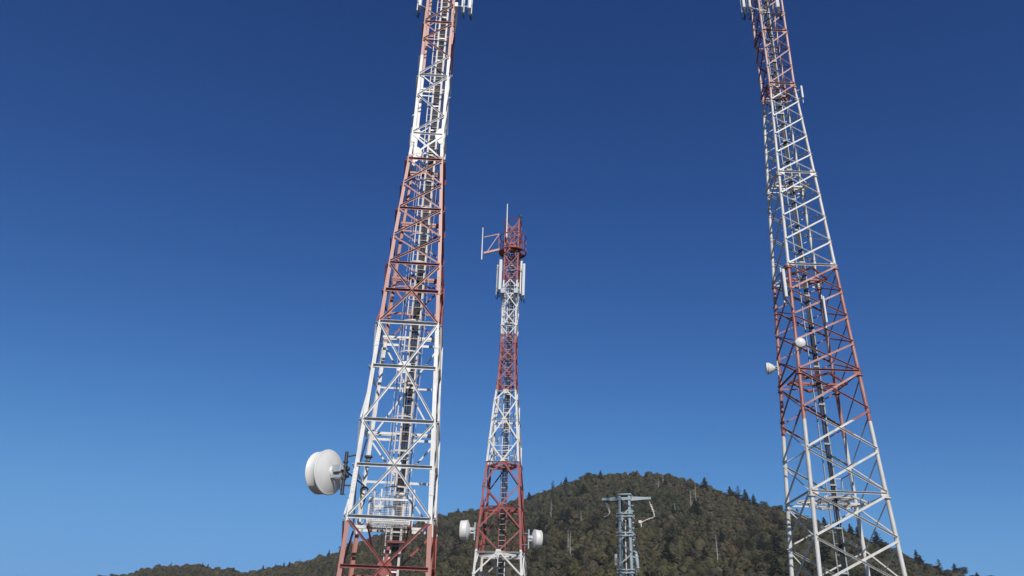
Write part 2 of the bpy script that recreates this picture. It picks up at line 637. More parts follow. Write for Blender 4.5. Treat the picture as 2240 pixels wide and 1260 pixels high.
xbrace(TL, 19.5, 20.75, .066, back='in', fwd='in')
for zs in ((20.83, 21.66, 22.65, 23.62), (23.78, 24.75, 25.64, 26.52), (26.68, 27.6, 28.6, 29.5), (29.7, 30.6, 31.5, 32.5)):
    for j in range(3):
        for i, (a, b, n) in enumerate(FACES):
            p, q = (a, b) if j % 2 == 0 else (b, a)
            add_bar(TL, 'diagonal_brace', TL.leg(*p, zs[j]), TL.leg(*q, zs[j + 1]), .056, n, 'out' if j != 1 or True else 'in', TL.off + .02)
finish_bars(TL)
for z in (5.79, 8.9, 12.43, 14.8, 17.17, 19.5, 23.7, 26.6):
    diaphragm(TL, z, .085)
for z in (20.75,):
    for a, b, n in FACES:                                  # wide corner plates at the change of taper
        for s_, o_ in ((a, b), (b, a)):
            p, q = TL.leg(*s_, z), TL.leg(*o_, z)
            u = (q - p).normalized()
            m = MB()
            nn = Vector(n)
            m.prism([(-.06, -.42), (.10, -.42), (.27, -.16), (.27, .12), (.12, .30), (-.06, .30)], p + nn * .1, p + nn * .106, u, Vector((0, 0, 1)))
            m.build('gusset_plate', PAINT_L, TL.o)
ladder(TL, .3, 32.5, [(-.17, .035), (0.0, .07), (.31, .075)], 0, .31, PALE)
cables(TL, [.04, .074, .108, .142, .176, .21, .244, .272], .05, .2, 31.5, .0195, 1.22, PANEL)
m = MB()
m.tube([(.40, .06, .2), (.41, .05, 8), (.40, .06, 16), (.40, .05, 31)], .018, 6)
m.build('feeder_cable', RUBBER, TL.o)
m = MB()
m.tube([(-.30, .12, .2), (-.31, .10, 9), (-.30, .12, 19)], .008, 6)
m.build('feeder_cable', RUBBER, TL.o)
cage(TL, [6.95 + 1.18 * i for i in range(12)], .06, 0, .42, PALE, 6.6, 19.6)
# working platform with mesh railings inside the tower
wp = MB()
zb = 5.72
def grating(m, cx, cy, z, sx, sy, pitch=.075):
    for s_ in (-1, 1):
        m.bar((cx - sx / 2, cy + s_ * sy / 2, z), (cx + sx / 2, cy + s_ * sy / 2, z), .05, .06)
        m.bar((cx + s_ * sx / 2, cy - sy / 2 + .026, z), (cx + s_ * sx / 2, cy + sy / 2 - .026, z), .05, .058)
    for i in range(1, int(sx / pitch)):
        x = cx - sx / 2 + i * pitch
        m.bar((x, cy - sy / 2, z + .012), (x, cy + sy / 2, z + .012), .006, .024)
    for i in range(1, int(sy / .3)):
        m.bar((cx - sx / 2, cy - sy / 2 + i * .3, z - .008), (cx + sx / 2, cy - sy / 2 + i * .3, z - .008), .02, .012)


grating(wp, -.05, -.30, zb, 1.30, 1.3)
plat = wp.build('work_platform', PAINT_L, TL.o)
x0, x1, y0, y1 = -.70, .60, -.95, .35
for k, (a, b) in enumerate((((x0, y0), (x1, y0)), ((x1, y0), (x1, y1)), ((x1, y1), (x0, y1)), ((x0, y1), (x0, y0)))):
    m = MB()
    A_, B_ = Vector((*a, zb)), Vector((*b, zb))
    for h in np.arange(.06, .98, .052):
        m.bar(A_ + Vector((0, 0, h)), B_ + Vector((0, 0, h)), .007, .007)
    n_ = 9
    for i in range(1, n_):
        p = A_.lerp(B_, i / n_)
        m.bar(p, p + Vector((0, 0, .98)), .005, .005, (0, 1, 0))
    m.bar(A_ + Vector((0, 0, .70)), B_ + Vector((0, 0, .70)), .045, .06)
    m.bar(A_ + Vector((0, 0, .02)), B_ + Vector((0, 0, .02)), .05, .07)
    m.build('railing', GALV if k % 2 else PAINT_L, plat)
for x, y, h in ((x0, y0, .75), (x1, y0, .78), (x0, y1, 1.25), (x0 + .22, y1, 1.28), (x1, y1, 1.3)):
    m = MB()
    m.bar((x, y, zb - .12), (x, y, zb + h), .05, .05, (0, 1, 0))
    m.build('post', PAINT_L, plat)
for x in (x0, x1):
    m = MB()
    m.bar((x, y0, zb - .05), (x * .75, -.05, zb - .75), .05, .06)
    m.build('support_strut', PAINT_L, plat)
# frame that carries the cables below the platform
m = MB()
m.bar((-.12, -.12, 5.25), (.62, -.12, 5.25), .06, .09)
m.bar((-.02, -.12, 5.25), (-.14, -.12, 4.2), .09, .05, (0, 1, 0))
m.bar((-.55, -.2, 4.1), (.85, -.2, 4.12), .06, .05)
m.build('cable_frame', PAINT_L, TL.o)
m = MB()
for k in range(3):
    m.ring(local(TL.o, at(797, 1073, 27.3)) + Vector((0, .02 * k, 0)), .135 - .012 * k, .016, (.35, -1, .1), 28)
p = local(TL.o, at(797, 1080, 27.3))
m.tube([p + Vector((-.12, 0, .02)), p + Vector((-.10, .02, -.25)), p + Vector((-.05, .03, -.5)), p + Vector((.02, .0, -.3)), p + Vector((.08, 0, .05))], .02, 6)
m.build('cable_coil', RUBBER, TL.o)
m = MB()
p = local(TL.o, at(806, 1001, 28.0))
m.box(p + Vector((0, 0, .04)), .26, .2, .05)
m.bar(p + Vector((-.08, 0, .02)), p + Vector((0, 0, -.2)), .04, .04)
m.bar(p + Vector((.1, 0, .02)), p + Vector((0, 0, -.2)), .03, .03)
m.build('bracket', DARKM, TL.o)

# ---- tower at the right, round legs
TR = Tower('tubular_lattice_tower', 'tall tubular legged lattice tower at the right, faded pink above, white and red below', (10.198, 25.0, 0), -0.006195,
           [0, 10.6, 18.3, 22.5, 27, 33], [2.774, 1.892, 1.292, .929, .946, .95], PAINT_R)
TR.off = .05
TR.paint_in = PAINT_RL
rL = lambda z: float(np.interp(z, [0, 9, 20, 33], [.068, .062, .049, .042]))
for sx, sy in ((-1, -1), (1, -1), (-1, 1), (1, 1)):
    m = MB()
    zs = [-.3, 3, 6.7, 10.6, 14.5, 18.3, 22.5, 27, 33]
    m.tube([TR.leg(sx, sy, z) for z in zs], [rL(z) for z in zs], 14)
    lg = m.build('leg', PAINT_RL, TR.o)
    for z in (2.8, 6.62, 10.5, 14.36, 18.2, 22.42, 26.2):
        m = MB()
        r = rL(z)
        c = TR.leg(sx, sy, z)
        m.lathe([(-.02, r * .9), (-.02, r * 1.7), (.02, r * 1.7), (.02, r * .9)], c, (0, 0, 1), 16)
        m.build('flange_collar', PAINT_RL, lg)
lev = [0.0, 1.4, 2.8, 4.12, 5.44, 6.75, 8.06, 9.35, 10.63, 11.62, 12.56, 13.5, 14.48, 15.45, 16.43, 17.38, 18.34, 19.2, 20.05, 20.9, 21.73, 22.56, 23.42, 24.33, 25.25, 26.2, 27.1, 28.1, 29.1, 30.1, 31.1, 32.1]
for z in (2.8, 6.75, 10.63, 14.48, 18.34, 22.56, 25.25, 28.1, 31.1):
    horizontals(TR, z, .056)
    for a, b, n in FACES[:1]:
        for c in (a, b):
            m = MB()
            p = TR.leg(*c, z)
            nn = Vector(n)
            sx = -c[0]
            m.prism([(0, -.14), (sx * .16, -.10), (sx * .2, .0), (sx * .16, .10), (0, .14)], p + nn * .062, p + nn * .068, Vector((1, 0, 0)), Vector((0, 0, 1)))
            m.build('gusset_plate', PAINT_R, TR.o)
for a, b in zip(lev, lev[1:]):
    w = float(np.interp(a, [0, 9, 20, 30], [.07, .062, .048, .043]))
    for i in range(4):
        fa, fb, n = FACES[i]
        add_bar(TR, 'diagonal_brace', TR.leg(*fa, b - .05), TR.leg(*fb, a + .05), w * (.72 if a < 14.4 else .42), n, 'out', TR.off + .02)
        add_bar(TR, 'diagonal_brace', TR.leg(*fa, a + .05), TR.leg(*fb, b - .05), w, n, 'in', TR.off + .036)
finish_bars(TR, .008)
for z in (2.8, 6.75, 10.63, 14.48, 18.34, 22.56):
    diaphragm(TR, z, .06, True, True)
ladder(TR, .3, 32, [(-.20, .025), (.085, .035)], 0.02, .33, DULLG)
cables(TR, [-.06, -.022, .014, .05], .0, .2, 31, .019, 1.3, DULLG)
wr = MB()
grating(wr, .05, .1, 6.78, .9, .8)
pl = wr.build('work_platform', PAINT_R, TR.o)
for (a, b) in (((.0, .5), (.50, .5)), ((.50, .5), (.50, -.3))):
    m = MB()
    A_, B_ = Vector((*a, 6.8)), Vector((*b, 6.8))
    for h in np.arange(.05, .7, .06):
        m.bar(A_ + Vector((0, 0, h)), B_ + Vector((0, 0, h)), .006, .006)
    m.bar(A_ + Vector((0, 0, .72)), B_ + Vector((0, 0, .72)), .03, .03)
    m.bar(B_, B_ + Vector((0, 0, .72)), .03, .03, (0, 1, 0))
    m.build('railing', GALV, pl)

# ---- far tower, centre
TM = Tower('lattice_mast', 'slimmer far red and white lattice tower in the centre with ring platform on top', (-.078, 54.0, 0), -0.11541,
           [0, 10, 18, 20, 22, 33.3], [3.80, 2.652, 1.582, 1.177, .989, .997], PAINT_M)
TM.off = .075
flM = lambda z: float(np.interp(z, [0, 15, 22, 34], [.15, .135, .118, .105]))
angle_legs(TM, [-.3, 10, 18, 20, 22, 33.2], flM, splices=(9.8, 21.2))
nodes = [0, 1.5, 4.25, 7.0, 9.85, 12.7, 15.7, 18.51, 19.99, 21.5, 22.81, 24.2, 25.68, 27.28, 28.65, 30.0, 31.4, 33.0]
for a, b in zip(nodes, nodes[1:]):
    w = float(np.interp(a, [0, 15, 20, 33], [.092, .086, .07, .058]))
    xbrace(TM, a, b, w, back='in', fwd='in')
    horizontals(TM, (a + b) / 2, .065 if a < 18 else .045)
    if b < 20:
        gussets(TM, (a + b) / 2, .36)
horizontals(TM, 33.1, .07)
finish_bars(TM, .012)
for z in (8.45, 11.34, 14.25, 17.25, 19.9, 22.1, 24.9, 27.9):
    diaphragm(TM, z, .12, True, z < 15)
ladder(TM, .3, 31, [(-.20, .05), (.25, .05)], 0, .34, PAINT_M, .016)
cables(TM, [-.10, -.03, .04, .11, .18], .08, .2, 30, .03, 2.0)
cage(TM, [15.2 + 1.3 * i for i in range(11)], 0, 0, .40, PAINT_M, 15, 30, 5)
m = MB()
grating(m, 0, -.1, 14.32, 1.5, 1.3, .12)
pm = m.build('work_platform', PAINT_M, TM.o)
for a, b in (((-.7, -.7), (.7, -.7)), ((.7, -.7), (.7, .5)), ((-.7, .5), (-.7, -.7))):
    m = MB()
    A_, B_ = Vector((*a, 14.36)), Vector((*b, 14.36))
    for h in (.35, .7, 1.05):
        m.bar(A_ + Vector((0, 0, h)), B_ + Vector((0, 0, h)), .03, .04)
    for p in (A_, B_):
        m.bar(p, p + Vector((0, 0, 1.05)), .04, .04, (0, 1, 0))
    m.build('railing', PAINT_M, pm)
# ring platform
c1, c2 = Vector((.03, -.02, 30.45)), Vector((.03, -.02, 31.75))
m = MB()
m.ring(c1, 1.02, .05, seg=48)
m.ring(c1, .62, .03, seg=36)
for k in range(12):
    a = k * math.pi / 6
    m.bar(c1 + Vector((.5 * math.cos(a), .5 * math.sin(a), 0)), c1 + Vector((1.0 * math.cos(a), 1.0 * math.sin(a), 0)), .05, .04)
rp_ = m.build('ring_platform', PAINT_M, TM.o)
m = MB()
for k in range(3):
    a0 = math.pi * .12 + k * 2 * math.pi / 3
    pts = []
    n = 10
    vs = []
    for i in range(n + 1):
        a = a0 + i / n * math.pi * .42
        for r in (.6, 1.0):
            vs += [c1 + Vector((r * math.cos(a), r * math.sin(a), .045)), c1 + Vector((r * math.cos(a), r * math.sin(a), .06))]
    fs = []
    for i in range(n):
        b, d = i * 4, i * 4 + 4
        fs += [(b, b + 2, d + 2, d), (b + 1, d + 1, d + 3, b + 3), (b, d, d + 1, b + 1), (b + 2, b + 3, d + 3, d + 2)]
    fs += [(0, 1, 3, 2), (n * 4, n * 4 + 2, n * 4 + 3, n * 4 + 1)]
    m.add(vs, fs)
m.build('floor_plate', PAINT_M, rp_)
m = MB()
m.ring(c2, 1.0, .035, seg=48)
m.ring((c1 + c2) / 2, 1.0, .018, seg=40)
m.build('guard_ring', PAINT_M, rp_)
for k in range(8):
    a = .2 + k * math.pi / 4
    m = MB()
    m.tube([c1 + Vector((1.0 * math.cos(a), 1.0 * math.sin(a), 0)), c2 + Vector((1.0 * math.cos(a), 1.0 * math.sin(a), 0))], .025, 6)
    m.build('post', PAINT_M, rp_)
m = MB()
for s_ in (-1, 1):
    m.bar((-.5, s_ * .5, 32.2), (.5, s_ * .5, 32.2), .06, .06)
    m.bar((-.5, s_ * .5, 31.2), (.5, s_ * .5, 32.9), .05, .05)
m.box((.02, .1, 31.0), .55, .5, .7)
m.build('head_frame', PAINT_M, TM.o)
m = MB()
p = local(TM.o, at(1139, 479, 53.7))
m.tube([p, p + Vector((0, 0, .12))], .05, 10)
m.lathe([(0, .08), (.06, .11), (.2, .10), (.26, .05), (.27, 0)], p + Vector((0, 0, .12)), (0, 0, 1), 14)
m.build('obstruction_lamp', DARKM, TM.o)
# side arm carrying a dipole
m = MB()
pa, pb = local(TM.o, at(1058, 554, 53.6)), local(TM.o, at(1092, 546, 53.6))
pc, pd = local(TM.o, at(1059, 519, 53.6)), local(TM.o, at(1092, 512, 53.6))
m.bar(pa, pb, .12, .16)
m.bar(pc, pd, .06, .06)
m.bar(pa + Vector((.25, 0, .1)), pd, .045, .045)
m.bar(pb + Vector((-.02, 0, 0)), pd + Vector((-.02, 0, 0)), .05, .05, (0, 1, 0))
m.build('side_arm', PAINT_M, TM.o)
dp = thing('whip_antenna', 'slim white vertical pole antenna on the side arm left of the ring platform', 'antenna', at(1053.5, 568, 53.6), 0)
m = MB()
top = local(dp, at(1056.5, 498, 53.6))
m.tube([(0, 0, 0), top * .3, top * .3001, top], [.045, .045, .038, .032], 8)
m.build('radiator', PANEL, dp)
m = MB()
m.tube([top * .1, top * .26], .055, 8)
m.build('mount_sleeve', PAINT_M, dp)
wp_ = thing('whip_antenna', 'white whip antenna rising highest above the ring platform', 'antenna', at(1108, 520, 53.2), 0)
m = MB()
top = local(wp_, at(1110, 446, 53.2))
m.tube([(0, 0, 0), top * .5, top], [.045, .045, .032], 8)
m.build('radiator', PANEL, wp_)
m = MB()
m.tube([top * .02, top * .12], .07, 8)
m.bar(top * .06, top * .06 + Vector((.3, .35, 0)), .05, .05)
m.build('clamp', PAINT_M, wp_)


# ------------------------------------------------------------------ antennas
def dish(label, pos, az_face, dia, drum, bowl, back_az=None, pipe=1.0, tilt=0.0, arms=(), pipe_off=.45, group=None, hub=True):
    """parabolic dish: bowl behind, shroud in front, flat radome; pos = centre of the rim"""
    t = thing('microwave_dish', label, 'dish antenna', pos, 0, group)
    ax = Vector((math.sin(R_(az_face)) * math.cos(tilt), math.cos(R_(az_face)) * math.cos(tilt), math.sin(tilt)))
    r = dia / 2
    m = MB()
    prof = [(-bowl, .0), (-bowl, r * .17)] + [(-bowl * (1 - f ** 2), r * (f * .97)) for f in (.25, .4, .55, .7, .82, .92, 1)]
    prof += [(0, r * 1.02), (.025 * dia, r * 1.02), (.03 * dia, r * .985)]
    m.lathe(prof, (0, 0, 0), ax, 48)
    m.build('reflector', RADOME, t)
    m = MB()
    m.lathe([(.03 * dia, r * .985), (drum, r * .94), (drum, r * .955), (drum + .02, r * .955), (drum + .02, r * .92)], (0, 0, 0), ax, 48)
    m.build('shroud', RADOME, t)
    m = MB()
    m.lathe([(drum + .02, r * .92), (drum + .05, r * .6), (drum + .055, 0.0)], (0, 0, 0), ax, 48)
    m.build('radome', RADOME, t)
    back = -ax * bowl
    if hub:
        m = MB()
        m.lathe([(-bowl - .02 * dia, 0), (-bowl - .02 * dia, r * .27), (-bowl * .93, r * .29)], (0, 0, 0), ax, 30)
        m.build('back_ring', RADOME, t)
        pp = back - ax * pipe_off
        m = MB()
        sd = ax.cross(Vector((0, 0, 1))).normalized()
        for s_ in (-1, 1):
            m.bar(back + sd * s_ * r * .14 + Vector((0, 0, .08 * dia)), pp + sd * s_ * .05 + Vector((0, 0, .08 * dia)), .05, .12 * dia)
            m.bar(back + sd * s_ * r * .14 - Vector((0, 0, .12 * dia)), pp + sd * s_ * .05 - Vector((0, 0, .12 * dia)), .04, .06 * dia)
        m.box(back - ax * .14 * dia + Vector((0, 0, .06 * dia)), .2 * dia, .16 * dia, .16 * dia, math.atan2(ax.y, ax.x), .01)
        m.build('mount_bracket', GALV, t)
        m = MB()
        m.tube([pp - Vector((0, 0, pipe * .55)), pp + Vector((0, 0, pipe * .45))], .055 if dia > .6 else .03, 10)
        for z in (-.18, -.08, .1, .2):
            m.tube([pp + Vector((0, 0, z * dia - .03)), pp + Vector((0, 0, z * dia + .03))], .08 if dia > .6 else .045, 10)
        m.build('mast_pipe', DARKM if dia > 1.3 else GALV, t)
        for h, tgt in arms:
            m = MB()
            m.tube([pp + Vector((0, 0, h)), local(t, tgt)], .028 if dia > .6 else .015, 8)
            m.build('support_arm', DARKM if dia > 1.3 else GALV, t)
        if dia > 1.3:
            m = MB()
            for z in (-.13, .09):
                m.lathe([(-.05, .0), (-.05, .07), (.05, .07), (.05, 0)], pp + sd * .12 + Vector((0, 0, z)), sd, 16)
            m.tube([pp + Vector((-.02, -.06, -.1)), pp + Vector((-.14, -.1, -.35)), pp + Vector((-.06, -.06, -.6)), pp + Vector((.1, 0, -.75))], .014, 6)
            m.build('radio_unit', DARKM, t)
    return t


def toworld(T, p):
    return T.o.matrix_basis @ Vector(p)


legp = lambda T, sx, sy, z: T.o.location + Matrix.Rotation(T.o.rotation_euler.z, 3, 'Z') @ T.leg(sx, sy, z)
dish('large white drum shaped dish on the left side of the near tower', at(720.5, 1033, 26.3), -62, 1.40, .40, .17, pipe=1.35, pipe_off=.44,
     arms=((.45, legp(TL, -1, -1, 7.75)), (-.45, legp(TL, -1, -1, 6.75)), (.02, legp(TL, -1, 1, 7.25))))
dish('small round white dish facing forward on the right tower', at(1750, 751, 24.6), 190, .31, .08, .07, pipe=.55, pipe_off=.1,
     arms=((.1, legp(TR, -1, -1, 11.65)), (-.15, legp(TR, -1, -1, 11.3))))
dish('small white dish in profile left of the right tower', at(1682, 806, 26.5), -70, .40, .05, .20, pipe=.5, pipe_off=.08,
     arms=((.1, legp(TR, -1, 1, 11.3)), (-.22, legp(TR, -1, 1, 10.9))))
dish('white drum dish left of the far tower, level with the scrub', at(1023, 1160, 53.3), -84, 1.26, .42, .18, pipe=1.1, pipe_off=.28,
     arms=((.4, legp(TM, -1, -1, 10.1)), (-.45, legp(TM, -1, -1, 9.4))))
dish('white drum dish right of the far tower, in front of the hill', at(1168, 1178, 53.9), 76, 1.14, .42, .16, pipe=1.2, pipe_off=.20,
     arms=((.3, legp(TM, 1, -1, 9.6)), (-.4, legp(TM, 1, -1, 8.9))))


def panel(label, top, bot, w, d, yaw, arm_to=None, cable=True, group=None, pipe_side=0.0):
    """sector antenna: long shallow housing on a pipe, connectors and jumpers below"""
    top, bot = Vector(top), Vector(bot)
    h = (top - bot).length
    t = thing('panel_antenna', label, 'antenna', bot, yaw, group)
    m = MB()
    m.box((0, 0, h / 2), w, d, h, 0, min(w, d) * .3)
    m.build('housing', PANEL, t)
    m = MB()
    pp = Vector((pipe_side, d / 2 + .09, 0))
    m.tube([pp + Vector((0, 0, -.15)), pp + Vector((0, 0, h + .1))], .035 if h > .8 else .02, 8)
    m.build('mount_pipe', GALV, t)
    for z in (.15, .85):
        m = MB()
        m.box((pipe_side / 2, d / 2 + .04, h * z), max(.06, w * .4), .1, .06)
        if arm_to is not None:
            m.bar(pp + Vector((0, 0, h * z)), local(t, Vector((arm_to[0], arm_to[1], bot.z + h * z))), .04, .04)
        m.build('bracket', GALV, t)
    if cable:
        m = MB()
        for i in range(3):
            x = (i - 1) * w * .28
            m.tube([(x, 0, .0), (x, 0, -.09)], .022, 6)
        m.build('connector', DARKM, t)
        for i in range(3):
            m = MB()
            x = (i - 1) * w * .28
            m.tube([(x, 0, -.08), (x + .03, .02, -.28), (x * .5 + .05, .10, -.48 - .06 * i), (pipe_side, d / 2 + .16, -.38), (pipe_side + .02, d / 2 + .18, -.1)], .014, 6)
            m.build('jumper_cable', RUBBER, t)
    return t


def up(x, y, dist, h):
    p = at(x, y, dist)
    return p + Vector((0, 0, h)), p


tp = lambda T, z: T.o.location + Vector((0, 0, z))
panel('white panel antenna at the photo top, left of the near tower', *up(918.5, 14, 26.2, 1.9), .15, .12, .9, tp(TL, 28))
panel('pale narrow panel antenna at the photo top, just right of the near tower', *up(1011, 17, 26.4, 1.9), .08, .10, -.5, tp(TL, 28))
panel('white wider panel antenna at the photo top, rightmost beside the near tower', *up(1026.5, 20, 26.6, 2.0), .17, .14, -.6, tp(TL, 28))
t = thing('radio_box', 'cream box on the right leg of the near tower at the photo top', 'radio unit', at(998, 16, 26.1), .05)
m = MB(); m.box((0, 0, .12), .15, .12, .24, 0, .02); m.build('housing', PANEL, t)
m = MB(); m.box((0, .10, .12), .08, .10, .06); m.build('bracket', GALV, t)
for i in range(3):
    m = MB()
    m.tube([(.05 * (i - 1), 0, 0), (.05 * (i - 1) + .02, .02, -.2), (.03 + .02 * i, .05, -.6), (.02 * i, .06, -1.4)], .013, 6)
    m.build('jumper_cable', RUBBER, t)
panel('pale twin edged panel antenna at the photo top, left of the right tower', *up(1628, 17, 26.3, 1.4), .12, .10, .5, tp(TR, 27.5))
panel('second pale panel antenna at the photo top, nearest the left leg of the right tower', *up(1641, 17, 26.2, 1.4), .09, .10, .3, tp(TR, 27.5))
panel('pale panel antenna at the photo top, inside the right tower', *up(1702, 17, 25.6, 1.5), .14, .10, -.4, tp(TR, 27.5))
t = panel('short white panel antenna standing off the right edge of the right tower', *up(1756.5, 214, 26.8, .58), .07, .06, -.3, tp(TR, 22.0), False)
panel('pale panel antenna on the left front leg of the right tower', *up(1720.5, 650, 24.5, 1.0), .10, .08, .3, legp(TR, -1, -1, 14), False)
panel('grey green slim panel antenna inside the right tower, at its rear right leg', *up(1809, 706, 26.0, .95), .06, .06, 0, legp(TR, 1, 1, 13), False)
panel('tall white panel antenna left of the far tower, the front one', *up(1093, 634, 53.4, 2.5), .24, .16, .5, tp(TM, 28.5))
panel('shorter white panel antenna left of the far tower, behind a taller one', *up(1089, 639, 53.9, 2.25), .2, .14, .9, tp(TM, 28.5))
panel('white panel antenna right of the far tower, outermost', *up(1144, 647, 53.6, 2.65), .22, .15, -.5, tp(TM, 28.5))
panel('thin pale panel antenna right of the far tower, between leg and outer panel', *up(1138, 644, 54.0, 2.8), .12, .12, -.6, tp(TM, 28.5))
for lab, x in (('grey square radio unit on the left leg of the far tower', 1100), ('grey square radio unit on the right leg of the far tower', 1128.5)):
    t = thing('radio_box', lab, 'radio unit', at(x, 641, 53.15), -.115)
    m = MB(); m.box((0, 0, .16), .34, .18, .36, 0, .025); m.build('housing', RRU, t)
    m = MB(); m.box((0, .14, .16), .14, .14, .1); m.build('bracket', GALV, t)
    for i in range(4):
        m = MB()
        m.tube([(.07 * (i - 1.5), 0, 0), (.07 * (i - 1.5) - .03, .03, -.2), (.09 * (i - 1.5), .05, -.45), (.05 * i, .12, -.7)], .022, 6)
        m.build('jumper_cable', RUBBER, t)

# ------------------------------------------------------------------ power pylon
PB = at(1372, 1255, 50)
PY = thing('power_pylon', 'grey steel power line pylon with a short crossarm in front of the hill', 'pylon', (PB.x, PB.y, 0), -R_(17))
ptop = 0
ztop = at(1368, 1083, 50).z
xo = 0.0
hw = lambda z: .315 + (ztop - z) * .010
for sx in (-1, 1):
    for sy in (-1, 1):
        m = MB()
        prev = None
        for z in (-.3, ztop * .5, ztop - .1):
            w = .135
            c = Vector((sx * (hw(z) + .04), sy * (hw(z) + .04), z))
            ex, ey, tt = Vector((-sx, 0, 0)), Vector((0, -sy, 0)), .02
            ring = [c, c + ex * w, c + ex * w + ey * tt, c + ex * tt + ey * tt, c + ex * tt + ey * w, c + ey * w]
            if prev:
                m.add(prev + ring, [(i, (i + 1) % 6, 6 + (i + 1) % 6, 6 + i) for i in range(6)])
            prev = ring
        m.add(prev, [(5, 4, 3, 2, 1, 0)])
        m.build('leg', PYLON, PY)
zn = [ztop - .15]
while zn[-1] > .3:
    zn.append(zn[-1] - .66)
for k in range(len(zn) - 1):
    for a, b, n in FACES:
        z1, z0 = zn[k], zn[k + 1]
        s0, s1 = (a, b) if k % 2 else (b, a)
        p = Vector((s0[0] * hw(z0), s0[1] * hw(z0), z0 + .05))
        q = Vector((s1[0] * hw(z1), s1[1] * hw(z1), z1 - .05))
        m = MB()
        m.angle_bar(p, q, .075, .01, n, 'out' if k % 2 == 0 else 'in', .046)
        m.build('diagonal_brace', PYLON, PY)
for z in [at(1368, y, 49.6).z for y in (1123, 1165, 1246)]:
    for dz in (0, -.17):
        m = MB()
        w = hw(z) + .10
        for y in (-w, w):
            m.bar((-w - .06, y, z + dz), (w + .06, y, z + dz), .05, .065)
        for x in (-w, w):
            m.bar((x, -w + .03, z + dz), (x, w - .03, z + dz), .05, .06)
        m.build('collar_frame', PYLON, PY)
m = MB()
m.box((0, 0, ztop - .02), .84, .84, .07)
m.box((0, 0, ztop - .28), .80, .80, .16)
m.build('head_plate', PYLON, PY)
za = ztop - .26
for s_ in (-1, 1):
    m = MB()
    yy, zz = Vector((0, 1, 0)), Vector((0, 0, 1))
    a, b = Vector((s_ * .38, 0, za)), Vector((s_ * (1.30 if s_ < 0 else 1.44), 0, za + .02))
    for y in (-.2, .2):                                    # two tapering plates tied by an end box and a web
        P = [a + yy * (y + e) + zz * h for e in (-.012, .012) for h in (-.13, .13)]
        Q = [b + yy * (y * .6 + e) + zz * h for e in (-.012, .012) for h in (-.06, .06)]
        m.add(P + Q, [(0, 1, 3, 2), (4, 6, 7, 5), (0, 4, 5, 1), (2, 3, 7, 6), (0, 2, 6, 4), (1, 5, 7, 3)])
    P = [a + yy * y + zz * h for y in (-.2, .2) for h in (.112, .128)]
    Q = [b + yy * y * .6 + zz * h for y in (-.2, .2) for h in (.042, .058)]
    m.add(P + Q, [(0, 1, 3, 2), (4, 6, 7, 5), (0, 4, 5, 1), (2, 3, 7, 6), (0, 2, 6, 4), (1, 5, 7, 3)])
    m.box(b, .24, .28, .15)
    m.build('crossarm', PYLON, PY)


def string(pts, radii, mt, name='insulator'):
    m = MB()
    m.tube(pts, radii, 10)
    return m


for s_, offs in ((-1, [(1325, 1098), (1331, 1108), (1334.5, 1118), (1337, 1124), (1333, 1130), (1325, 1134)]), (1, [(1421, 1096), (1425, 1107), (1429, 1117), (1432, 1125), (1434, 1133), (1430, 1136)])):
    pts = [local(PY, at(x, y, 50 + (.45 if s_ < 0 else -.45))) for x, y in offs]
    hook = Vector((s_ * (1.28 if s_ < 0 else 1.42), 0, za - .04))
    pts = [p + hook - pts[0] for p in pts]
    tail = PY.matrix_basis @ pts[-1]
    m = MB()
    m.tube(pts[:2], .02, 6)
    d = (pts[2] - pts[1]).normalized()
    L_ = (pts[3] - pts[1]).length
    prof = []
    for i in range(5):
        x = L_ * i / 5
        prof += [(x, .035), (x + L_ * .07, .095), (x + L_ * .11, .035)]
    prof.append((L_, .03))
    m.lathe(prof, pts[1], d, 14)
    m.tube(pts[3:], [.035, .03, .02], 8)
    m.build('insulator', PORC, PY)
m = MB()
pts = [local(PY, at(x, y, 49.55)) for x, y in ((1430, 1136), (1420, 1139), (1411, 1143), (1404, 1147))]
pts = [p + local(PY, tail) - pts[0] for p in pts]
m.tube(pts, [.03, .028, .024, .035], 8)
p = pts[-1]
m.box(p + Vector((-.05, 0, .05)), .2, .12, .16, .3, .02)
m.tube([p, p + Vector((.02, 0, -.25))], .03, 8)
m.build('cable_end', PORC, PY)
# cable terminations at both sides lower down
for x, y0_, y1_, w, mt in ((1347.5, 1212, 1238, .14, PORC), (1394, 1206, 1247, .17, PYLON)):
    m = MB()
    a, b = local(PY, at(x - (3 if x > 1380 else 0), y0_, 49.7)), local(PY, at(x + (2 if x > 1380 else 0), y1_, 49.7))
    m.tube([a, a.lerp(b, .15), a.lerp(b, .5), a.lerp(b, .85), b], [w * .3, w * .6, w * .62, w * .5, w * .25], 12)
    for f in (.1, .3, .9):
        m.lathe([(-.02, w * .4), (-.02, w * .75), (.02, w * .75), (.02, w * .4)], a.lerp(b, f), (b - a), 12)
    m.bar(a.lerp(b, .5), a.lerp(b, .5) + Vector((.3 if x < 1380 else -.3, .1, 0)), .05, .05)
    m.build('cable_termination', mt, PY)
m = MB()
a = local(PY, at(1394, 1204, 49.6))
m.tube([a, a + Vector((.06, 0, .2)), a + Vector((0, 0, .38)), a + Vector((.12, -.02, .5))], [.05, .07, .05, .03], 8)
m.tube([a + Vector((.05, 0, -.05)), a + Vector((.14, 0, -.2))], .05, 8)
m.build('surge_arrester', DARKM, PY)
for i in range(4):
    m = MB()
    x = -.12 + i * .09
    m.tube([(x, -.1, 0), (x + .02, -.12, 3), (x, -.1, ztop - 2.2), (x + .03, -.02, ztop - 1.5)], .035, 8)
    m.build('power_cable', PORC if i % 2 else RUBBER, PY)
# climbing steps up the right edge
for i in range(10):
    m = MB()
    z = ztop - .7 - i * .33
    m.box((hw(z) + .16, -hw(z) - .02, z), .12, .05, .07)
    m.build('climbing_step', PYLON, PY)


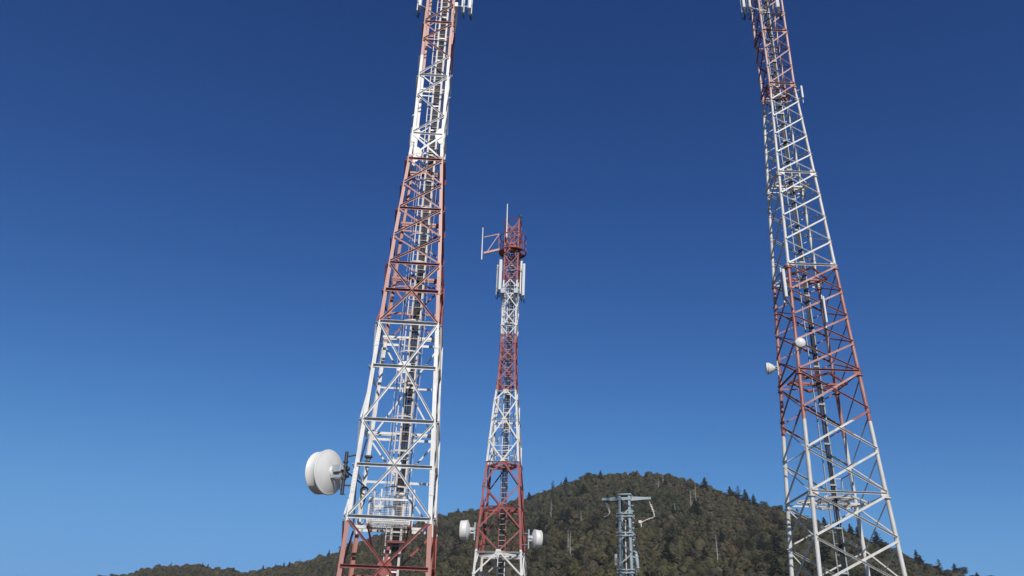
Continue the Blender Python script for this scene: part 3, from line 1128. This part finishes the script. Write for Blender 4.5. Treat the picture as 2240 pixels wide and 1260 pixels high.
# ------------------------------------------------------------------ vegetation
def leaf_mesh(name, C, Nn, size, tint, mt, quad=False):
    """many small leaf clumps: one triangle (or quad) each"""
    n = len(C)
    Nn = Nn / np.linalg.norm(Nn, axis=1, keepdims=True)
    rv = rng.normal(size=(n, 3))
    U = np.cross(Nn, rv)
    U /= np.linalg.norm(U, axis=1, keepdims=True)
    Vv = np.cross(Nn, U)
    s_ = size[:, None]
    if quad:
        P = np.stack([C - U * s_ * .5, C + Vv * s_ * .35, C + U * s_ * .5, C - Vv * s_ * .35], 1)
    else:
        P = np.stack([C - U * s_ * .55 - Vv * s_ * .35, C + U * s_ * .55 - Vv * s_ * .3, C + Vv * s_ * .65], 1)
    k = P.shape[1]
    me = bpy.data.meshes.new(name)
    me.vertices.add(n * k)
    me.vertices.foreach_set('co', P.reshape(-1).astype(np.float32))
    me.loops.add(n * k)
    me.loops.foreach_set('vertex_index', np.arange(n * k, dtype=np.int32))
    me.polygons.add(n)
    me.polygons.foreach_set('loop_start', np.arange(0, n * k, k, dtype=np.int32))
    try:
        me.polygons.foreach_set('loop_total', np.full(n, k, np.int32))
    except Exception:
        pass
    a = me.attributes.new('tint', 'FLOAT_COLOR', 'FACE')
    a.data.foreach_set('color', np.concatenate([tint, np.ones((n, 1))], 1).astype(np.float32).reshape(-1))
    me.materials.append(mt)
    me.update()
    me.validate()
    return me


def unit(n):
    d = rng.normal(size=(n, 3))
    return d / np.linalg.norm(d, axis=1, keepdims=True)


def value_noise(x, y, s, seed):
    r = np.random.default_rng(seed)
    G = r.random((256, 256))
    xs, ys = x / s + 100, y / s + 100
    i, j = np.floor(xs).astype(int), np.floor(ys).astype(int)
    fx, fy = xs - i, ys - j
    fx, fy = fx * fx * (3 - 2 * fx), fy * fy * (3 - 2 * fy)
    g = lambda a, b: G[a % 256, b % 256]
    return (g(i, j) * (1 - fx) + g(i + 1, j) * fx) * (1 - fy) + (g(i, j + 1) * (1 - fx) + g(i + 1, j + 1) * fx) * fy


# scrub: positions on a jittered polar grid
bx, by = [], []
r = 118.0
while r < 545:
    sp = 2.35 + r * .0012
    azw = np.arange(-31, 39, math.degrees(sp / r))
    a = azw + rng.uniform(-.5, .5, len(azw)) * math.degrees(sp / r)
    q = r + rng.uniform(-.55, .55, len(azw)) * sp
    keep = q < ridge(a) + 14
    bx.append((q * np.sin(np.radians(a)))[keep])
    by.append((q * np.cos(np.radians(a)))[keep])
    r += sp * .9
bx, by = np.concatenate(bx), np.concatenate(by)
thin = rng.random(len(bx)) < .94
bx, by = bx[thin], by[thin]
br = np.hypot(bx, by)
bz = hill(np.degrees(np.arctan2(bx, by)), br)
nb = len(bx)
species = np.array([(.108, .102, .046), (.074, .077, .041), (.112, .097, .066), (.118, .090, .050), (.110, .098, .052), (.090, .086, .046)])
n1, n2, n3 = value_noise(bx, by, 28, 1), value_noise(bx, by, 11, 2), rng.random(nb)
sel = np.where(n3 < .22, rng.integers(0, 6, nb), np.where(n1 + .35 * n2 < .50, 1, np.where(n1 + .35 * n2 < .66, 5, np.where(n2 > .62, 4, 0))))
sel = np.where((value_noise(bx, by, 17, 5) > .72) & (n3 > .35), np.where(n3 > .72, 3, 2), sel)
rad = np.clip(rng.lognormal(math.log(1.32), .30, nb), .6, 2.9)
rad = np.where(sel == 1, rad * 1.18, rad)
hgt = rad * rng.uniform(.75, 1.25, nb)
nl = np.clip((85 * (rad / 1.4) ** 1.3 * np.interp(br, [120, 230, 480], [2.4, 1.3, .8])), 26, 320).astype(int)
idx = np.repeat(np.arange(nb), nl)
tot = len(idx)
nlobe = 5
lobe_dir = unit(nb * nlobe).reshape(nb, nlobe, 3)
lobe_dir[:, :, 2] = np.abs(lobe_dir[:, :, 2]) * .8
lb = rng.integers(0, nlobe, tot)
lc = lobe_dir[idx, lb]
d = unit(tot)
d[:, 2] = np.where(d[:, 2] < -.35, -d[:, 2], d[:, 2])
rr, hh = rad[idx], hgt[idx]
sc_ = np.stack([rr, rr, hh], 1)
Cc = np.stack([bx[idx], by[idx], bz[idx] + hh * .35], 1) + lc * sc_ * .55 + d * sc_ * (.54 * rng.uniform(.75, 1.08, tot))[:, None]
Nn = d * 1.0 + lc * .5 + rng.normal(size=(tot, 3)) * .38
tint = species[sel][idx] * np.clip(rng.normal(1, .10, nb), .6, 1.5)[idx][:, None] * np.clip(rng.normal(1, .12, tot), .5, 1.6)[:, None]
size = .48 * rng.uniform(.6, 1.4, tot) * np.interp(br[idx], [120, 250, 500], [.7, .95, 1.25])
# each bush also has a dense inner body, so the cover is closed
us, vs_ = 8, 4
dirs = [(math.cos(2 * math.pi * (i + .5 * (j % 2)) / us) * math.sin(p), math.sin(2 * math.pi * (i + .5 * (j % 2)) / us) * math.sin(p), math.cos(p)) for j, p in enumerate((.5, 1.0, 1.5, 2.0)) for i in range(us)] + [(0, 0, 1)]
dirs = np.array(dirs)
nd = len(dirs)
fcs = [(j * us + i, (j + 1) * us + i, (j + 1) * us + (i + 1) % us, j * us + (i + 1) % us) for j in range(vs_ - 1) for i in range(us)]
tri = [(a, b, c) for a, b, c, e_ in fcs] + [(a, c, e_) for a, b, c, e_ in fcs] + [(nd - 1, i, (i + 1) % us) for i in range(us)]
tri = np.array(tri)
cen = np.stack([bx, by, bz + hgt * .42], 1)
CV = cen[:, None, :] + dirs[None] * (np.stack([rad, rad, hgt], 1)[:, None, :] * rng.uniform(.52, .92, (nb, nd))[:, :, None])
core_v = CV.reshape(-1, 3)
core_f = (tri[None] + (np.arange(nb) * nd)[:, None, None]).reshape(-1, 3)
core_t = np.repeat(species[sel] * np.clip(rng.normal(.95, .12, nb), .6, 1.5)[:, None], len(tri), axis=0)
me = bpy.data.meshes.new('scrub_body')
me.vertices.add(len(core_v))
me.vertices.foreach_set('co', core_v.astype(np.float32).reshape(-1))
me.loops.add(len(core_f) * 3)
me.loops.foreach_set('vertex_index', core_f.astype(np.int32).reshape(-1))
me.polygons.add(len(core_f))
me.polygons.foreach_set('loop_start', np.arange(0, len(core_f) * 3, 3, dtype=np.int32))
at_ = me.attributes.new('tint', 'FLOAT_COLOR', 'FACE')
at_.data.foreach_set('color', np.concatenate([core_t, np.ones((len(core_t), 1))], 1).astype(np.float32).reshape(-1))
me.materials.append(LEAF)
me.update()
me.validate()
core = bpy.data.objects.new('scrub_body', me)
COL.objects.link(core)
scrub = bpy.data.objects.new('hillside_scrub', leaf_mesh('hillside_scrub', Cc, Nn, size, tint, LEAF))
COL.objects.link(scrub)
scrub['kind'] = 'stuff'
scrub['label'] = 'dense olive and brown scrub covering the whole hillside'
scrub['category'] = 'scrub'
core.parent = scrub


def conifer_meshes(kind, seed):
    """unit-height conifer: trunk and crown meshes; kind = dense, sparse or round"""
    global rng
    rng = np.random.default_rng(seed)
    rnd = random.Random(seed)
    tm = MB()
    bend = rnd.uniform(-.03, .03)
    tm.tube([(0, 0, -.1), (bend * .4, 0, .4), (bend, 0, .97)], [.022, .016, .003], 7)
    C, Nv, Sz = [], [], []
    if kind == 'round':
        for _ in range(9):
            c = np.array([rnd.uniform(-.26, .26), rnd.uniform(-.26, .26), rnd.uniform(.38, .82)])
            n = 75
            dd = unit(n)
            C.append(c + dd * np.array([.19, .19, .15]) * rng.uniform(.5, 1.05, n)[:, None])
            Nv.append(dd + rng.normal(size=(n, 3)) * .5)
            Sz.append(rng.uniform(.04, .085, n))
            tm.tube([(bend * .5, 0, .3), tuple(c * .8 + np.array([0, 0, .05])), tuple(c)], [.012, .007, .003], 5)
    else:
        z = .14 if kind == 'dense' else .22
        while z < .985:
            base = (.33 if kind == 'dense' else .22) * (1 - z) ** (.8 if kind == 'dense' else .6) + .012
            nbh = rnd.randint(5, 7) if kind == 'dense' else rnd.randint(2, 4)
            for b in range(nbh):
                a = rnd.uniform(0, 2 * math.pi)
                ln = base * rnd.uniform(.4, 1.3)
                n = max(3, int(ln * (95 if kind == 'dense' else 80)))
                t = rng.uniform(.12, 1, n)
                droop = -.28 * ln
                px = np.cos(a) * ln * t + bend * z
                py = np.sin(a) * ln * t
                pz = z + droop * t ** 1.5 + rng.normal(0, .008, n)
                C.append(np.stack([px + rng.normal(0, .012, n), py + rng.normal(0, .012, n), pz], 1))
                Nv.append(np.stack([np.cos(a) * .5 + rng.normal(0, .5, n), np.sin(a) * .5 + rng.normal(0, .5, n), np.full(n, .8)], 1))
                Sz.append(rng.uniform(.045, .10, n) * (1 - .4 * z))
                tm.tube([(bend * z, 0, z), (float(np.cos(a) * ln * .9 + bend * z), float(np.sin(a) * ln * .9), float(z + droop * .85))], [.005, .002], 4)
            z += rnd.uniform(.03, .05) if kind == 'dense' else rnd.uniform(.045, .085)
    C, Nv, Sz = np.concatenate(C), np.concatenate(Nv), np.concatenate(Sz)
    n = len(C)
    base = np.array((.042, .050, .034)) if kind != 'round' else np.array((.068, .068, .038))
    tint = base * np.clip(rng.normal(1, .25, n), .4, 1.8)[:, None]
    return tm.mesh('trunk', BARK), leaf_mesh('crown', C, Nv, Sz, tint, NEEDLE, True)


PROTO = {k: [conifer_meshes(k, 40 + 7 * i + j) for i in range(3)] for j, k in enumerate(('dense', 'sparse', 'round'))}


def plant(kind, label, pos, h, group, wide=1.0, i=0):
    wide *= 1.3 if kind == 'dense' else 1.15
    t = thing('conifer' if kind != 'round' else 'broad_tree', label, 'tree', pos, random.uniform(0, 6.28), group)
    t.rotation_euler = (random.uniform(-.06, .06), random.uniform(-.06, .06), random.uniform(0, 6.28))
    for nm, me_ in zip(('trunk', 'crown'), PROTO[kind][i % 3]):
        o = bpy.data.objects.new(nm, me_)
        COL.objects.link(o)
        o.parent = t
        o.scale = (h * wide, h * wide, h)
    return t


SKY = [
    (375, 1229, 'sparse', 1.3, 'spindly tree standing alone on the skyline near the photo left edge'),
    (443, 1231, 'dense', 1, 'small dark conifer on the low left skyline crest'),
    (455, 1234, 'dense', 1, 'shorter dark conifer touching the small one on the low left crest'),
    (497, 1240, 'sparse', 1.2, 'thin treetop on the low left skyline'),
    (512, 1241, 'dense', 1.1, 'squat dark conifer on the low left skyline'),
    (577, 1236, 'dense', .9, 'dark conifer in the skyline row left of the near tower, leftmost'),
    (604, 1233, 'dense', 1, 'dark bushy conifer in the skyline row left of the near tower'),
    (622, 1229, 'dense', .8, 'pointed dark conifer in the skyline row left of the near tower'),
    (634, 1227, 'dense', .7, 'slim pointed conifer, rightmost in the skyline row left of the near tower'),
    (657, 1224, 'sparse', 1.2, 'thin treetop between the skyline row and the lone conifer left of the near tower'),
    (720, 1203, 'dense', .9, 'lone pointed conifer on the skyline just left of the near tower'),
    (826, 1168, 'dense', 1, 'dark conifer on the skyline seen through the near tower'),
    (1003, 1111, 'dense', 1, 'small conifer on the skyline between the near and the far tower'),
    (1158, 1076, 'dense', 1.1, 'dark conifer on the skyline touching the far tower at its right'),
    (1168, 1078, 'round', 1, 'low dark tree beside the conifer right of the far tower'),
    (1193, 1073, 'round', 1, 'dark low tree at the foot of the hilltop, right of the far tower'),
    (1210, 1049, 'sparse', 1.1, 'tall spindly conifer on the skyline left of the hilltop'),
    (1228, 1057, 'dense', .8, 'short dark conifer between two taller ones left of the hilltop'),
    (1238, 1042, 'dense', 1, 'tall dark conifer on the skyline left of the hilltop'),
    (1313, 1028, 'dense', 1, 'small conifer on the left shoulder of the hilltop'),
    (1390, 1028, 'round', .9, 'small dark tree on the crest of the hilltop'),
    (1541, 1043, 'dense', 1.2, 'lone dark conifer standing up from the right shoulder of the hilltop'),
    (1595, 1064, 'dense', 1.2, 'broad dark conifer in the skyline group left of the right tower'),
    (1603, 1068, 'round', 1, 'dark round tree in the skyline group left of the right tower'),
    (1614, 1062, 'sparse', 1.1, 'thin conifer in the skyline group left of the right tower'),
    (1629, 1070, 'dense', .9, 'pointed conifer at the right of the skyline group left of the right tower'),
    (1648, 1081, 'dense', 1, 'conifer alone on the skyline slope left of the right tower'),
    (1667, 1094, 'round', 1, 'low tree on the skyline slope left of the right tower'),
    (1706, 1103, 'round', 1.1, 'dark round tree on the skyline touching the left leg of the right tower'),
    (1744, 1112, 'dense', 1, 'conifer on the skyline seen between the left legs of the right tower'),
    (1800, 1130, 'dense', 1.1, 'dark conifer on the skyline behind the ladder of the right tower'),
    (1858, 1145, 'dense', 1, 'dark conifer on the skyline behind the rear right leg of the right tower'),
    (1874, 1146, 'dense', 1, 'tall dark conifer on the skyline between the right legs of the right tower'),
    (1916, 1161, 'dense', 1.2, 'largest dark conifer on the skyline inside the right edge of the right tower'),
    (1935, 1182, 'round', 1.1, 'low dark tree behind the right front leg of the right tower'),
    (2003, 1203, 'dense', 1, 'tall dark conifer on the skyline right of the right tower, nearest to it'),
    (2012, 1213, 'dense', 1, 'shorter dark conifer close beside the tall one right of the right tower'),
    (2030, 1232, 'round', 1, 'low dark tree between the conifers right of the right tower'),
    (2053, 1222, 'sparse', 1.3, 'spindly conifer on the skyline right of the right tower'),
    (2088, 1231, 'dense', 1.1, 'dark conifer on the skyline, second from the photo right edge'),
    (2103, 1237, 'round', 1.1, 'dark broad tree on the skyline beside the second conifer from the photo right edge'),
    (2136, 1252, 'dense', 1.2, 'rightmost dark treetop on the skyline in the photo corner'),
]
for i, (x, y, k, wide, lab) in enumerate(SKY):
    a = azim(x, y)
    d_ = float(ridge(a)) - random.uniform(0, 6)
    top = at(x, y, d_)
    g = float(hill(a, d_))
    plant(k, lab, (top.x, top.y, g), max(3.5, top.z - g), 'trees along the skyline', wide, i)

# darker conifers scattered down the slope
spots = []
for (a0, a1, t0, t1, n) in ((2.0, 7.5, .42, .82, 20), (-1.0, 3.0, .55, .9, 6), (11, 20, .45, .92, 22), (15, 25, .3, .7, 10), (-13, -2, .6, .92, 12), (3, 14, .75, .97, 8)):
    for _ in range(n):
        a, t = random.uniform(a0, a1), random.uniform(t0, t1)
        spots.append((a, 62 + t * (float(ridge(a)) - 62)))
for i, (a, d_) in enumerate(spots):
    g = float(hill(a, d_))
    x, y = d_ * math.sin(R_(a)), d_ * math.cos(R_(a))
    plant('dense' if random.random() < .55 else 'round', 'dark tree standing among the scrub on the hillside below the skyline', (x, y, g - .3), random.uniform(4.2, 7.0), 'dark trees on the slope', random.uniform(1.0, 1.5), i)


# bare dead trees
def snag(label, x, ytop, ybot, extra=0, branches=22):
    """dead trunk with stubs of branches, standing on the slope where its foot shows"""
    a = azim(x, ybot)
    lo, hi = 120.0, float(ridge(a))
    e_ = (at(x, ybot, 1).z - 1.6)
    for _ in range(40):
        mid = (lo + hi) / 2
        if (float(hill(a, mid)) + 1.5 - 1.6) / mid < e_:
            lo = mid
        else:
            hi = mid
    d_ = lo
    g = float(hill(a, d_))
    h = at(x, ytop, d_).z - g
    p = at(x, ybot, d_)
    t = thing('dead_tree', label, 'tree', (p.x, p.y, g), 0, 'bare dead trees on the slope')
    m = MB()
    m.tube([(0, 0, -.3), (.05 * h * random.uniform(-.4, .4), 0, h * .5), (.03 * h * random.uniform(-.4, .4), 0, h)], [.13, .10, .03], 7)
    for k in range(branches):
        z = h * random.uniform(.3, .95)
        a = random.uniform(0, 6.28)
        ln = random.uniform(.7, 2.2) * (1.15 - z / h)
        m.tube([(0, 0, z), (ln * .6 * math.cos(a), ln * .6 * math.sin(a), z + .12 * ln), (ln * math.cos(a), ln * math.sin(a), z - .1 * ln)], [.04, .028, .012], 5)
    m.build('trunk', DEADWOOD, t)


snag('pale dead tree high on the slope near the hilltop', 1451, 1034, 1058, branches=30)
snag('thin dead stem left of a thicker pale one near the hilltop', 1441, 1046, 1071)
snag('tall pale dead tree right of the power pylon, the brightest one', 1512, 1068, 1112, branches=30)
snag('dead tree with short branches just right of the brightest dead tree', 1523, 1056, 1098, branches=30)
snag('bare white stem on the slope left of the power pylon, highest of those', 1206, 1092, 1135)
snag('thin grey dead stem between the white stem and the power pylon', 1271, 1117, 1147)
snag('pair like grey dead stem low left of the power pylon', 1243, 1158, 1200)
snag('second grey dead stem beside the pair like one, low left of the power pylon', 1248, 1162, 1215)
snag('grey dead stem right of the power pylon, lowest on the slope', 1569, 1172, 1220)
snag('short dead stem on the slope between pylon and right tower', 1477, 1100, 1121)


# ------------------------------------------------------------------ thin air between here and the hill
m = MB()
m.box((0, 250, 25), 2600, 1700, 150)
hz = bpy.data.materials.new('thin_haze')
hz.use_nodes = True
N, L = hz.node_tree.nodes, hz.node_tree.links
N.remove(N['Principled BSDF'])
pv = N.new('ShaderNodeVolumePrincipled')
pv.inputs['Color'].default_value = (0.95, 0.95, 0.97, 1)
pv.inputs['Density'].default_value = 0.00017
L.new(pv.outputs[0], N['Material Output'].inputs['Volume'])
o = m.build('haze', hz)
o['kind'] = 'stuff'
o['label'] = 'thin haze in the air in front of the hill'
